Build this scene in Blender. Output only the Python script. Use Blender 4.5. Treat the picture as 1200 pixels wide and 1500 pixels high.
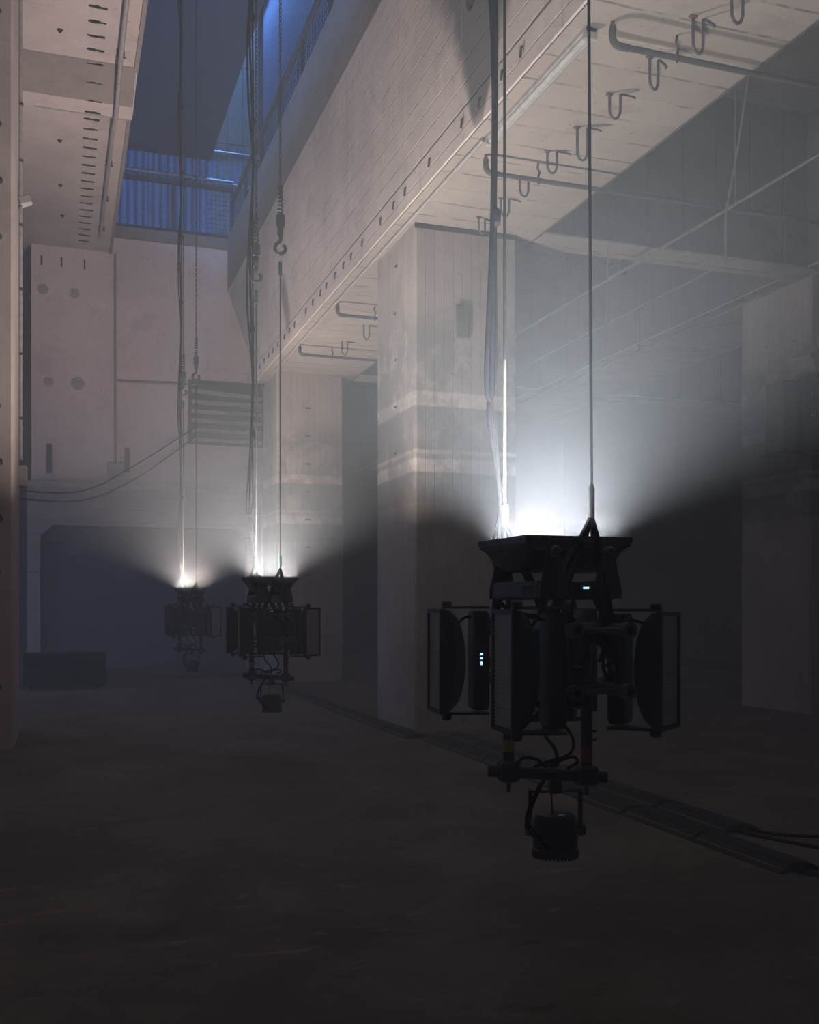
import bpy, bmesh, math, random
from mathutils import Vector, Matrix
random.seed(7)
PI = math.pi
for o in list(bpy.data.objects): bpy.data.objects.remove(o)
S = bpy.context.scene
COL = S.collection

# ------------------------------------------------------------------ camera
YAW = math.radians(19.0)
EYE = 1.6
cd = bpy.data.cameras.new('camera'); cam = bpy.data.objects.new('camera', cd); COL.objects.link(cam)
cam.location = (0, 0, EYE); cam.rotation_euler = (PI/2, 0, -YAW)
cd.sensor_fit = 'HORIZONTAL'; cd.sensor_width = 36.0; cd.lens = 1481/1200*36.0
cd.shift_y = 136/1200; cd.clip_start = 0.05; cd.clip_end = 200
S.camera = cam
# ------------------------------------------------------------------ world and large lights
w = bpy.data.worlds.new('world'); S.world = w; w.use_nodes = True
w.node_tree.nodes['Background'].inputs[0].default_value = (0.30, 0.42, 0.80, 1)
w.node_tree.nodes['Background'].inputs[1].default_value = 0.02

def area_light(name, loc, target, sx, sy, power, color, spread=180):
    l = bpy.data.lights.new(name, 'AREA'); l.shape = 'RECTANGLE'; l.size = sx; l.size_y = sy
    l.energy = power; l.color = color; l.spread = math.radians(spread)
    o = bpy.data.objects.new(name, l); COL.objects.link(o); o.location = loc
    o.rotation_euler = (Vector(target)-Vector(loc)).to_track_quat('-Z', 'Y').to_euler()
    return o
SKY_BLUE = (0.18, 0.42, 1.0)
area_light('skylight', (4.75, 20.0, 18.6), (4.75, 20.0, 0), 1.1, 18.0, 330, SKY_BLUE, 170)
area_light('upper_fill_light', (-5.9, 14.0, 12.6), (5.0, 14.0, 12.2), 26.0, 2.2, 1000, SKY_BLUE, 170)  # added blue fill for the void, its haze and the cladding
FILL_BLUE = (0.30, 0.52, 1.0)
area_light('aisle_fill_light', (-6.05, 19.0, 2.6), (3.0, 19.0, 1.8), 10.0, 2.4, 170, FILL_BLUE, 170)  # added blue fill that lifts the dim low haze on the left
area_light('side_fill_light', (18.05, 7.0, 2.6), (8.0, 10.0, 1.8), 10.0, 2.4, 40, FILL_BLUE, 170)  # added weaker blue fill from out of view on the right
RIG_POWER = 137.0
RIG_COLORS = [(0.98, 0.98, 1.0), (1.0, 0.93, 0.86), (1.0, 0.86, 0.78)]
HAZE_DENSITY = 0.023
HAZE_TOP = 0.003
HAZE_ANISO = 0.15
vs = S.view_settings
vs.view_transform = 'Standard'; vs.look = 'None'; vs.gamma = 1.0; vs.use_curve_mapping = False
vs.exposure = 0.0
S.display_settings.display_device = 'sRGB'
S.cycles.max_bounces = 8; S.cycles.diffuse_bounces = 4; S.cycles.volume_bounces = 3
S.cycles.glossy_bounces = 2; S.cycles.use_denoising = True
S.cycles.sample_clamp_indirect = 4.0

# ------------------------------------------------------------------ materials
def new_mat(name):
    m = bpy.data.materials.new(name); m.use_nodes = True
    nt = m.node_tree; b = nt.nodes['Principled BSDF']
    return m, nt, b
class G:
    """tiny node-graph helper"""
    def __init__(s, nt): s.nt = nt
    def n(s, t, **kw):
        x = s.nt.nodes.new(t)
        for k, v in kw.items(): setattr(x, k, v)
        return x
    def link(s, a, b): s.nt.links.new(a, b)
    def set(s, sock, v):
        if hasattr(v, 'is_output'): s.link(v, sock)
        else: sock.default_value = v
    def m(s, op, a, b=None, c=None, clamp=False):
        x = s.n('ShaderNodeMath', operation=op, use_clamp=clamp)
        s.set(x.inputs[0], a)
        if b is not None: s.set(x.inputs[1], b)
        if c is not None: s.set(x.inputs[2], c)
        return x.outputs[0]
    def pos(s):
        g = s.n('ShaderNodeNewGeometry'); sp = s.n('ShaderNodeSeparateXYZ'); s.link(g.outputs['Position'], sp.inputs[0])
        return g.outputs['Position'], sp.outputs[0], sp.outputs[1], sp.outputs[2]
    def noise(s, vec, scale, detail=4, rough=0.6, dist=0.0):
        x = s.n('ShaderNodeTexNoise'); s.link(vec, x.inputs['Vector'])
        x.inputs['Scale'].default_value = scale; x.inputs['Detail'].default_value = detail
        x.inputs['Roughness'].default_value = rough; x.inputs['Distortion'].default_value = dist
        return x.outputs['Fac']
    def scale(s, vec, sc):
        x = s.n('ShaderNodeMapping'); s.link(vec, x.inputs[0]); x.inputs['Scale'].default_value = sc
        return x.outputs[0]
    def smooth(s, v, lo, hi, a=0.0, b=1.0):
        x = s.n('ShaderNodeMapRange', interpolation_type='SMOOTHSTEP'); s.set(x.inputs[0], v)
        x.inputs[1].default_value = lo; x.inputs[2].default_value = hi
        x.inputs[3].default_value = a; x.inputs[4].default_value = b
        return x.outputs[0]
    def mix(s, f, a, b, mode='MIX'):
        x = s.n('ShaderNodeMix', data_type='RGBA', blend_type=mode); s.set(x.inputs[0], f)
        for i, v in ((6, a), (7, b)):
            if hasattr(v, 'is_output'): s.link(v, x.inputs[i])
            else: x.inputs[i].default_value = (*v, 1) if len(v) == 3 else v
        return x.outputs[2]
def concrete(name, col, dark, lines=None, spacing=0.12, dark_marks=None, bands=None, line_dark=0.45, break_up=0.5, grime=0.5):
    """cast concrete: formwork lines at steps of one axis, pits, water marks, optional dark marks and paint bands"""
    m, nt, b = new_mat(name); g = G(nt); P, X, Y, Z = g.pos()
    big = g.noise(P, 0.55, 5, 0.62); mid = g.noise(P, 3.2, 5, 0.65); fine = g.noise(P, 26, 3, 0.7)
    c = g.mix(g.smooth(big, 0.36, 0.72, 0.0, grime), col, dark)
    c = g.mix(g.smooth(mid, 0.52, 0.78, 0.0, 0.35), c, dark)
    streak = g.noise(g.scale(P, (2.6, 2.6, 0.22)), 1.6, 4, 0.6)
    c = g.mix(g.smooth(streak, 0.55, 0.8, 0.0, 0.35 * grime), c, tuple(x*0.55 for x in dark))
    blot = g.noise(P, 1.25, 8, 0.72, 0.5)
    c = g.mix(g.smooth(blot, 0.54, 0.62, 0.0, 0.38 * grime), c, tuple(x*0.62 for x in dark))
    pale = g.noise(P, 2.1, 7, 0.7, 0.3)
    c = g.mix(g.smooth(pale, 0.58, 0.68, 0.0, 0.30), c, tuple(min(1.0, x*1.25) for x in col))
    spk = g.noise(P, 17, 3, 0.75)
    c = g.mix(g.smooth(spk, 0.66, 0.72, 0.0, 0.55), c, tuple(x*0.35 for x in dark))
    h = g.m('MULTIPLY', fine, 0.45)
    if lines:
        ax = {'x': X, 'y': Y, 'z': Z, 'xy': g.m('ADD', X, Y)}[lines]
        wob = g.m('MULTIPLY', g.noise(P, 1.1, 4), 0.05)
        t = g.m('DIVIDE', g.m('ADD', ax, wob), spacing)
        fr = g.m('FRACT', t)
        ln = g.smooth(g.m('ABSOLUTE', g.m('SUBTRACT', fr, 0.5)), 0.455, 0.485)
        bid = g.n('ShaderNodeTexWhiteNoise', noise_dimensions='1D'); g.link(g.m('FLOOR', t), bid.inputs['W'])
        c = g.mix(g.m('MULTIPLY', bid.outputs[0], 0.22), c, dark)
        brk = g.smooth(g.noise(P, 1.9, 4, 0.7), break_up-0.06, break_up+0.06)
        lm = g.m('MULTIPLY', ln, brk)
        c = g.mix(g.m('MULTIPLY', lm, line_dark), c, tuple(x*0.25 for x in dark))
        eff = g.m('MULTIPLY', ln, g.smooth(g.noise(P, 0.9, 4, 0.65), 0.56, 0.62))
        c = g.mix(g.m('MULTIPLY', eff, 0.45), c, tuple(min(1.0, x*1.35) for x in col))
        h = g.m('SUBTRACT', h, g.m('MULTIPLY', ln, 0.9))
        h = g.m('ADD', h, g.m('MULTIPLY', bid.outputs[0], 0.5))
    vor = g.n('ShaderNodeTexVoronoi'); g.link(P, vor.inputs['Vector']); vor.inputs['Scale'].default_value = 7.0
    pit = g.m('MULTIPLY', g.smooth(vor.outputs['Distance'], 0.10, 0.16, 1.0, 0.0), g.smooth(mid, 0.50, 0.6))
    c = g.mix(g.m('MULTIPLY', pit, 0.5), c, tuple(x*0.3 for x in dark))
    if bands:
        for z0, z1, bc, amt in bands:
            zz = g.m('ADD', Z, g.m('MULTIPLY', g.m('SUBTRACT', mid, 0.5), 0.06))
            f = g.m('MULTIPLY', g.smooth(zz, z0-0.015, z0+0.015), g.smooth(zz, z1-0.015, z1+0.015, 1.0, 0.0))
            f = g.m('MULTIPLY', f, g.smooth(g.noise(P, 1.7, 5, 0.7), 0.30, 0.44))
            c = g.mix(g.m('MULTIPLY', f, amt), c, bc)
    if dark_marks: c = dark_marks(g, P, X, Y, Z, c)
    g.link(c, b.inputs['Base Color']); b.inputs['Roughness'].default_value = 0.88
    b.inputs['Specular IOR Level'].default_value = 0.25
    bp = g.n('ShaderNodeBump'); bp.inputs['Strength'].default_value = 0.55; bp.inputs['Distance'].default_value = 0.012
    g.link(h, bp.inputs['Height']); g.link(bp.outputs[0], b.inputs['Normal'])
    return m
def beam_marks(g, P, X, Y, Z, c):
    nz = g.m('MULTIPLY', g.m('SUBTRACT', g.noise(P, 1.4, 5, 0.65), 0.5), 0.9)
    # dark fan spreading upwards from a point on the lower edge
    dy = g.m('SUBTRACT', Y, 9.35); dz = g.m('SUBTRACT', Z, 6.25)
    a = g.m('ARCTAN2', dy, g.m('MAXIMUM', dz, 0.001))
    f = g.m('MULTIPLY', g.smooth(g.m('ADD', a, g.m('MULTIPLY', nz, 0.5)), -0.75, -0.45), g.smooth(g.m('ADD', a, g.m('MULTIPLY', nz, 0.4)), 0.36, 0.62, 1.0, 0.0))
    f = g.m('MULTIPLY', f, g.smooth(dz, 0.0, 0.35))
    pale_streak = g.smooth(g.noise(g.scale(P, (1, 6.0, 0.5)), 1.5, 4, 0.7), 0.62, 0.68)
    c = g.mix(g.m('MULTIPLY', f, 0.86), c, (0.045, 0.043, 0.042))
    c = g.mix(g.m('MULTIPLY', g.m('MULTIPLY', f, pale_streak), 0.35), c, (0.35, 0.29, 0.26))
    # a second, smaller dark mark
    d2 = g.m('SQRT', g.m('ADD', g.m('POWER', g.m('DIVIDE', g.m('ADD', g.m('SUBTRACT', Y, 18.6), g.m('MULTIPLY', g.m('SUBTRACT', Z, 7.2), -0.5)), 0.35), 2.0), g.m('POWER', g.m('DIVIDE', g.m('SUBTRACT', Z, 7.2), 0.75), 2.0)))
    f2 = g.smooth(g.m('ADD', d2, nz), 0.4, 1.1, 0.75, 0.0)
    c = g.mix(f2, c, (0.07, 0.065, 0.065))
    # faint water runs under the parapet
    run = g.smooth(g.noise(g.scale(P, (1, 5.5, 0.18)), 1.7, 3, 0.6), 0.60, 0.72)
    c = g.mix(g.m('MULTIPLY', run, 0.35), c, (0.22, 0.155, 0.145))
    return c
def column_mottle(g, P, X, Y, Z, c):  # darker mottling over the middle heights
    n1 = g.noise(P, 0.9, 5, 0.7)
    f = g.m('MULTIPLY', g.smooth(Z, 2.4, 3.2), g.smooth(Z, 4.9, 5.6, 1.0, 0.0))
    f = g.m('MULTIPLY', f, g.smooth(n1, 0.40, 0.55))
    c = g.mix(g.m('MULTIPLY', f, 0.6), c, (0.10, 0.105, 0.10))
    return c

M = {}
CON = (0.60, 0.505, 0.463); COND = (0.38, 0.31, 0.285)
M['beam'] = concrete('board_marked_concrete', CON, COND, 'z', 0.235, dark_marks=beam_marks, break_up=0.52, grime=0.75)
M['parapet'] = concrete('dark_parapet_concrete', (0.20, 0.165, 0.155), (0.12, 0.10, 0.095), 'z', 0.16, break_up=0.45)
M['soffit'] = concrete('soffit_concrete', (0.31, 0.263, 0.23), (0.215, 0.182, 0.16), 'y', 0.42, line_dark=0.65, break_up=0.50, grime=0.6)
M['slab'] = concrete('smooth_slab_concrete', (0.47, 0.38, 0.362), (0.33, 0.264, 0.253), None, grime=0.6)
M['slab_dark'] = concrete('dark_slab_concrete', (0.24, 0.195, 0.185), (0.15, 0.12, 0.115), None, grime=0.5)
M['column'] = concrete('column_concrete', (0.40, 0.335, 0.304), (0.25, 0.21, 0.193), 'xy', 0.125, dark_marks=column_mottle, break_up=0.53, line_dark=0.35, grime=0.8,
                       bands=[(4.12, 4.30, (0.60, 0.51, 0.47), 0.85), (3.28, 3.45, (0.58, 0.49, 0.455), 0.8), (3.52, 3.57, (0.55, 0.47, 0.43), 0.7), (3.57, 4.12, (0.17, 0.155, 0.145), 0.6), (2.9, 3.28, (0.19, 0.17, 0.16), 0.5)])
M['wall'] = concrete('back_wall_concrete', (0.78, 0.625, 0.605), (0.60, 0.475, 0.46), None, grime=0.55)
M['lower_wall'] = concrete('lower_wall_concrete', (0.46, 0.385, 0.37), (0.33, 0.275, 0.265), 'z', 0.3, grime=0.5)
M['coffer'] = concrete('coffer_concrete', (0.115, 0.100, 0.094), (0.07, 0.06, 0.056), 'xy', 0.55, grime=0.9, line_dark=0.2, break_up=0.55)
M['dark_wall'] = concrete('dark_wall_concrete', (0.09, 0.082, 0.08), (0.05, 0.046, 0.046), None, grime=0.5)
def floor_mat():
    m, nt, b = new_mat('worn_concrete_floor'); g = G(nt); P, X, Y, Z = g.pos()
    n1 = g.noise(P, 0.8, 6, 0.68, 0.6); n2 = g.noise(P, 4.5, 6, 0.7, 0.4); n3 = g.noise(g.scale(P, (1, 3.5, 1)), 1.6, 5, 0.7)
    c = g.mix(g.smooth(n1, 0.38, 0.66), (0.085, 0.070, 0.060), (0.150, 0.124, 0.106))
    c = g.mix(g.smooth(n2, 0.55, 0.75, 0, 0.6), c, (0.22, 0.187, 0.160))
    c = g.mix(g.smooth(n3, 0.56, 0.70, 0, 0.8), c, (0.045, 0.038, 0.034))
    n4 = g.noise(g.scale(P, (1.0, 2.2, 1)), 2.6, 8, 0.75, 0.8)
    c = g.mix(g.smooth(n4, 0.58, 0.66, 0, 0.6), c, (0.26, 0.215, 0.18))
    g.link(c, b.inputs['Base Color']); b.inputs['Roughness'].default_value = 0.75; b.inputs['Specular IOR Level'].default_value = 0.2
    bp = g.n('ShaderNodeBump'); bp.inputs['Strength'].default_value = 0.4; bp.inputs['Distance'].default_value = 0.01
    g.link(n2, bp.inputs['Height']); g.link(bp.outputs[0], b.inputs['Normal'])
    return m
M['floor'] = floor_mat()
def simple(name, col, rough=0.5, metal=0.0, spec=0.5, var=0.25, scale=14.0):
    m, nt, b = new_mat(name); g = G(nt)
    tc = g.n('ShaderNodeTexCoord')
    n = g.noise(tc.outputs['Object'], scale, 4, 0.6)
    c = g.mix(g.smooth(n, 0.35, 0.7), col, tuple(x*(1-var) for x in col))
    g.link(c, b.inputs['Base Color']); b.inputs['Roughness'].default_value = rough; b.inputs['Metallic'].default_value = metal
    b.inputs['Specular IOR Level'].default_value = spec
    return m
M['black'] = simple('black_powder_coat', (0.018, 0.019, 0.022), 0.55, 0, 0.35)
M['plastic'] = simple('black_plastic', (0.013, 0.014, 0.016), 0.45, 0, 0.4)
M['rubber'] = simple('black_cable_rubber', (0.009, 0.009, 0.010), 1.0, 0, 0.0)
M['truss'] = simple('black_truss_tube', (0.028, 0.028, 0.030), 0.45, 0.2, 0.4)
M['truss_end'] = simple('worn_truss_end', (0.10, 0.095, 0.09), 0.45, 0.4, 0.4)
M['lens'] = simple('frosted_lens_strip', (0.34, 0.30, 0.275), 0.5, 0, 0.4, 0.1)
M['steel'] = simple('galvanised_steel', (0.22, 0.22, 0.215), 0.45, 0.6, 0.5)
M['wire'] = simple('grey_wire_rope', (0.06, 0.062, 0.06), 0.9, 0.0, 0.05, 0.4, 60)
M['braid'] = simple('strobe_lit_braid', (0.085, 0.082, 0.078), 0.9, 0.0, 0.0, 0.3, 90)
M['chain'] = simple('dark_chain_steel', (0.055, 0.055, 0.058), 0.5, 0.4, 0.4)
M['rope_dark'] = simple('dull_dark_wire_rope', (0.014, 0.015, 0.015), 1.0, 0.0, 0.0, 0.4, 80)
M['green'] = simple('green_ferrule', (0.012, 0.06, 0.035), 0.6)
M['rust'] = simple('rusty_iron', (0.16, 0.085, 0.055), 0.8, 0.1, 0.3, 0.5, 20)
M['iron'] = simple('painted_iron_rod', (0.075, 0.078, 0.075), 0.6, 0.2, 0.4, 0.4)
M['pipe'] = simple('dark_sprinkler_pipe', (0.075, 0.076, 0.075), 0.65, 0.1, 0.3)
M['conduit'] = simple('grey_conduit', (0.34, 0.31, 0.30), 0.55, 0.2, 0.4)
M['white'] = simple('yellowed_white_plastic', (0.38, 0.345, 0.33), 0.6)
M['diffuser'] = simple('cloudy_diffuser', (0.36, 0.345, 0.335), 0.6)
M['red'] = simple('red_tape', (0.16, 0.022, 0.028), 0.6)
M['yellow'] = simple('yellow_tape', (0.30, 0.24, 0.05), 0.6)
M['ramp'] = simple('ramp_rubber', (0.022, 0.021, 0.021), 0.75, 0, 0.2)
M['scar'] = simple('black_form_tie_scar', (0.05, 0.042, 0.040), 0.9, 0, 0.1, 0.5)
M['plaster'] = simple('pale_plaster_patch', (0.50, 0.42, 0.40), 0.9, 0, 0.1)
M['hole'] = simple('dark_recess', (0.012, 0.012, 0.014), 0.95, 0, 0.05)
M['louvre'] = simple('ribbed_zinc', (0.48, 0.44, 0.41), 0.6, 0.2, 0.4)
M['rail'] = simple('dark_blue_rail_paint', (0.035, 0.045, 0.075), 0.55, 0.1, 0.4)
M['tube'] = simple('bright_steel_tube', (0.60, 0.63, 0.68), 0.3, 0.8, 0.5)
M['clad'] = simple('blue_corrugated_sheet', (0.20, 0.33, 0.55), 0.5, 0.0, 0.4)
M['clad_pale'] = simple('pale_teal_sheet', (0.20, 0.30, 0.32), 0.5, 0.0, 0.4)
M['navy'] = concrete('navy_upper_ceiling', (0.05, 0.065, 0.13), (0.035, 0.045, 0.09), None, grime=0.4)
M['canvas'] = simple('faded_canvas', (0.40, 0.32, 0.28), 0.9, 0, 0.1, 0.2, 6)
M['amp'] = simple('grey_equipment_panel', (0.10, 0.095, 0.095), 0.6, 0, 0.3)
M['shutter'] = simple('dark_shutter_steel', (0.13, 0.145, 0.18), 0.7, 0.0, 0.3)
def emis(name, col, st):
    m, nt, b = new_mat(name); b.inputs['Base Color'].default_value = (0.02, 0.02, 0.02, 1)
    b.inputs['Emission Color'].default_value = (*col, 1); b.inputs['Emission Strength'].default_value = st
    return m
M['led'] = emis('status_display_glow', (0.35, 0.62, 1.0), 2.2)
M['pane'] = emis('dim_blue_pane', (0.25, 0.45, 1.0), 0.06)
M['led_dim'] = emis('dim_status_glow', (0.25, 0.45, 1.0), 0.10)
M['lens_lit'] = emis('lit_led_strip', (0.95, 0.98, 1.0), 6.0)

# ------------------------------------------------------------------ mesh builder
class MB:
    def __init__(s): s.v = []; s.f = []
    def add(s, vs_, fs, T=None):
        o = len(s.v)
        for p in vs_:
            p = Vector(p)
            s.v.append(T @ p if T is not None else p)
        s.f += [tuple(i+o for i in f) for f in fs]
        return s
    def box(s, x0, x1, y0, y1, z0, z1, T=None):
        return s.add([(x0,y0,z0),(x1,y0,z0),(x1,y1,z0),(x0,y1,z0),(x0,y0,z1),(x1,y0,z1),(x1,y1,z1),(x0,y1,z1)],
                     [(0,3,2,1),(4,5,6,7),(0,1,5,4),(1,2,6,5),(2,3,7,6),(3,0,4,7)], T)
    def bbox(s, x0, x1, y0, y1, z0, z1, c=0.005, T=None):
        """box whose upright and lying edges are chamfered"""
        pts = []
        for z, i in ((z0, c), (z0+c, 0), (z1-c, 0), (z1, c)):
            pts += [(x0+i+c,y0+i,z),(x1-i-c,y0+i,z),(x1-i,y0+i+c,z),(x1-i,y1-i-c,z),(x1-i-c,y1-i,z),(x0+i+c,y1-i,z),(x0+i,y1-i-c,z),(x0+i,y0+i+c,z)]
        fs = [tuple(reversed(range(8))), tuple(range(24, 32))]
        for k in range(3):
            for j in range(8):
                a = k*8+j; b = k*8+(j+1) % 8
                fs.append((a, b, b+8, a+8))
        return s.add(pts, fs, T)
    def prism(s, poly, axis, a0, a1, T=None):
        """extrude a 2-D polygon along an axis ('x': poly is (y,z); 'y': (x,z); 'z': (x,y))"""
        n = len(poly)
        def P(p, a):
            return {'x': (a, p[0], p[1]), 'y': (p[0], a, p[1]), 'z': (p[0], p[1], a)}[axis]
        pts = [P(p, a0) for p in poly] + [P(p, a1) for p in poly]
        fs = [tuple(range(n)), tuple(reversed(range(n, 2*n)))] + [(i, i+n, (i+1) % n+n, (i+1) % n) for i in range(n)]
        return s.add(pts, fs, T)
    def tube(s, path, r, n=8, T=None, closed=False):
        path = [Vector(p) for p in path]; m = len(path)
        rs = r if isinstance(r, (list, tuple)) else [r]*m
        up = None; rings = []
        for i, p in enumerate(path):
            if closed: t = path[(i+1) % m]-path[i-1]
            else: t = path[min(i+1, m-1)]-path[max(i-1, 0)]
            t.normalize()
            if up is None:
                up = Vector((0, 0, 1)) if abs(t.z) < 0.9 else Vector((1, 0, 0))
            a = t.cross(up); a.normalize(); b = a.cross(t); b.normalize(); up = b
            rings.append([p+(a*math.cos(2*PI*k/n)+b*math.sin(2*PI*k/n))*rs[i] for k in range(n)])
        pts = [q for rg in rings for q in rg]; fs = []
        for i in range(m if closed else m-1):
            j = (i+1) % m
            for k in range(n):
                fs.append((i*n+k, i*n+(k+1) % n, j*n+(k+1) % n, j*n+k))
        if not closed:
            fs.append(tuple(reversed(range(n)))); fs.append(tuple((m-1)*n+k for k in range(n)))
        return s.add(pts, fs, T)
    def cyl(s, p0, p1, r, n=12, T=None): return s.tube([p0, p1], r, n, T)
    def lathe(s, prof, n=20, T=None):
        pts = []; fs = []
        for r, z in prof:
            pts += [(r*math.cos(2*PI*k/n), r*math.sin(2*PI*k/n), z) for k in range(n)]
        for i in range(len(prof)-1):
            for k in range(n):
                fs.append((i*n+k, i*n+(k+1) % n, (i+1)*n+(k+1) % n, (i+1)*n+k))
        fs.append(tuple(reversed(range(n)))); fs.append(tuple((len(prof)-1)*n+k for k in range(n)))
        return s.add(pts, fs, T)
    def mesh(s, name, smooth=False):
        me = bpy.data.meshes.new(name); me.from_pydata([tuple(p) for p in s.v], [], s.f)
        bm = bmesh.new(); bm.from_mesh(me); bmesh.ops.recalc_face_normals(bm, faces=bm.faces); bm.to_mesh(me); bm.free()
        if smooth:
            for p in me.polygons: p.use_smooth = True
            me.set_sharp_from_angle(angle=math.radians(40))
        return me
    def build(s, name, mat, parent=None, smooth=False, loc=None):
        o = bpy.data.objects.new(name, s.mesh(name, smooth)); COL.objects.link(o)
        o.data.materials.append(M[mat])
        if parent is not None: o.parent = parent
        if loc is not None: o.location = loc
        return o
def tag(o, label=None, cat=None, group=None, kind=None):
    if label: o['label'] = label
    if cat: o['category'] = cat
    if group: o['group'] = group
    if kind: o['kind'] = kind
    return o
def empty(name, loc=(0, 0, 0), parent=None):
    o = bpy.data.objects.new(name, None); COL.objects.link(o); o.location = loc; o.empty_display_size = 0.1
    if parent is not None: o.parent = parent
    return o
def copy_tree(o, parent=None):
    c = o.copy(); COL.objects.link(c); c.parent = parent
    if o.type == 'LIGHT': c.data = o.data.copy()
    for ch in list(o.children): copy_tree(ch, c)
    return c
def bez(p0, p1, p2, p3, n=14):
    p0, p1, p2, p3 = map(Vector, (p0, p1, p2, p3)); out = []
    for i in range(n+1):
        t = i/n; out.append(p0*(1-t)**3+p1*3*t*(1-t)**2+p2*3*t*t*(1-t)+p3*t**3)
    return out
def crom(pts, n=6):
    pts = [Vector(p) for p in pts]; out = []
    for i in range(len(pts)-1):
        a = pts[max(i-1, 0)]; b = pts[i]; c = pts[i+1]; d = pts[min(i+2, len(pts)-1)]
        for k in range(n):
            t = k/n
            out.append(0.5*((2*b)+(c-a)*t+(2*a-5*b+4*c-d)*t*t+(3*b-a-3*c+d)*t**3))
    out.append(pts[-1]); return out

# ================================================================== STRUCTURE
BX0, BX1 = 3.96, 5.91       # long downstand beam
BZ, BTOP = 6.44, 10.85      # its soffit and top
SX = 1.15                   # edge of the left slab
SZ = 10.2                   # left slab soffit
BACK = 25.7
def struct(name, mb, mat, label, cat, smooth=False):
    return tag(mb.build(name, mat, smooth=smooth), label, cat, None, 'structure')

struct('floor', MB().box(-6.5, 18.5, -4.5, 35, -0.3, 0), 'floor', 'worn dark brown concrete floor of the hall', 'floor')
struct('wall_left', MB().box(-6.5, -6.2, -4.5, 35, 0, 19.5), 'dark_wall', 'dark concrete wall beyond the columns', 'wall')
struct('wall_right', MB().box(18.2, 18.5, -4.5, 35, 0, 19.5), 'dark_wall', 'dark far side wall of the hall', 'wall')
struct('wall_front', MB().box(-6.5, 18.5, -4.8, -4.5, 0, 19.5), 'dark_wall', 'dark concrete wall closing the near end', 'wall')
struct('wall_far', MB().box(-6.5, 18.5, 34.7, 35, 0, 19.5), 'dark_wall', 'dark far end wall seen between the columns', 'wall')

def window(name, x, y0, y1, z0, z1, sx, label):  # unseen panes and frames added behind the blue fill lights
    t = struct(name, MB().box(x-.03, x+.03, y0, y1, z0, z1), 'pane', label, 'window')
    n = 6
    for i in range(n+1):
        y = y0+(y1-y0)*i/n; MB().box(x-.06, x+.06, y-.05, y+.05, z0, z1).build('window_frame', 'iron', t)
    for z in (z0, (z0+z1)/2, z1): MB().box(x-.06, x+.06, y0, y1, z-.04, z+.04).build('window_frame', 'iron', t)  # bars of the unseen pane added behind the fill light
    return t
window('fill_pane_1', -6.15, 14, 24, 1.4, 3.8, 1, 'dim blue pane added behind the aisle fill light')
window('fill_pane_2', 18.15, 2, 12, 1.4, 3.8, -1, 'dim blue pane added behind the far side fill light')
window('fill_pane_3', -6.15, 1, 27, 11.5, 13.7, 1, 'blue pane added behind the upper level fill light')
t = struct('window_4', MB().box(4.1, 5.4, 11, 29, 18.68, 18.72), 'pane', 'blue roof light above the light well', 'window')
for i in range(13): MB().box(4.1, 5.4, 11+i*1.5-.04, 11+i*1.5+.04, 18.65, 18.76).build('window_frame', 'iron', t)

# long beam: side polygon in (y, z), sloping end near the back wall
beam_poly = [(-4.5, BZ), (21.5, BZ), (25.55, 9.5), (-4.5, 9.5)]
bm_ = MB().prism(beam_poly, 'x', BX0, BX1-0.02)
beam = struct('concrete_beam', bm_, 'beam', 'huge board-marked concrete beam with dark fan-shaped mark crossing overhead', 'beam')
cut = MB().cyl((BX0-0.1, 9.57, 7.83), (BX0+0.35, 9.57, 7.83), 0.14, 24).build('hole_cutter', 'hole')
md = beam.modifiers.new('hole', 'BOOLEAN'); md.object = cut; md.operation = 'DIFFERENCE'
dg = bpy.context.evaluated_depsgraph_get(); dg.update()
nm = bpy.data.meshes.new_from_object(beam.evaluated_get(dg)); beam.modifiers.clear(); beam.data = nm
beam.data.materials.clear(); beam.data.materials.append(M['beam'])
bpy.data.objects.remove(cut)
MB().cyl((BX0+0.30, 9.57, 7.83), (BX0+0.34, 9.57, 7.83), 0.139, 24).build('core_hole', 'hole', beam)
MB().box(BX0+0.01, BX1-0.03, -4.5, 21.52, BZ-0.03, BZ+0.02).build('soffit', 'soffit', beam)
MB().box(BX0-0.015, BX0+0.02, -4.5, 21.6, BZ-0.03, BZ+0.30).build('edge_band', 'beam', beam)
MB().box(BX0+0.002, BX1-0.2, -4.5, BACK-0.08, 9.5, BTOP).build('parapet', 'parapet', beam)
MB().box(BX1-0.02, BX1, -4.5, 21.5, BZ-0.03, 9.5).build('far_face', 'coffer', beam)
for i in range(34):                                              # bent stubs along the lower edge
    y = 5.5+i*0.47+random.uniform(-.08, .08)
    if random.random() < .2: continue
    s_ = MB().tube([(BX0+0.01, y, BZ+0.22), (BX0-0.03, y, BZ+0.20), (BX0-0.035, y+.01, BZ+0.11)], 0.013, 5)
    s_.build('rebar_stub', 'scar', beam)

def column(x0, x1, y0, y1, top, label):
    c = struct('concrete_column', MB().prism([(x0, y0+.03), (x0+.03, y0), (x1-.03, y0), (x1, y0+.03), (x1, y1-.03), (x1-.03, y1), (x0+.03, y1), (x0, y1-.03)], 'z', 0, top), 'column', label, 'column')
    return c
col_near = column(4.20, 5.61, 12.0, 13.6, BZ-0.03, 'mottled square concrete column with pale bands behind the nearest rig')
col_far = column(4.20, 5.61, 20.6, 22.1, BZ-0.03, 'hazy concrete column beside the louvre vent')
col_right = column(10.30, 11.70, 12.0, 13.6, BZ-0.03, 'dim column carrying the speaker at the frame edge')
col_left = column(-1.90, -0.50, 12.0, 13.6, SZ, 'concrete column with tie holes at the frame edge')
col_left.data.materials.clear(); col_left.data.materials.append(M['slab'])
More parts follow.
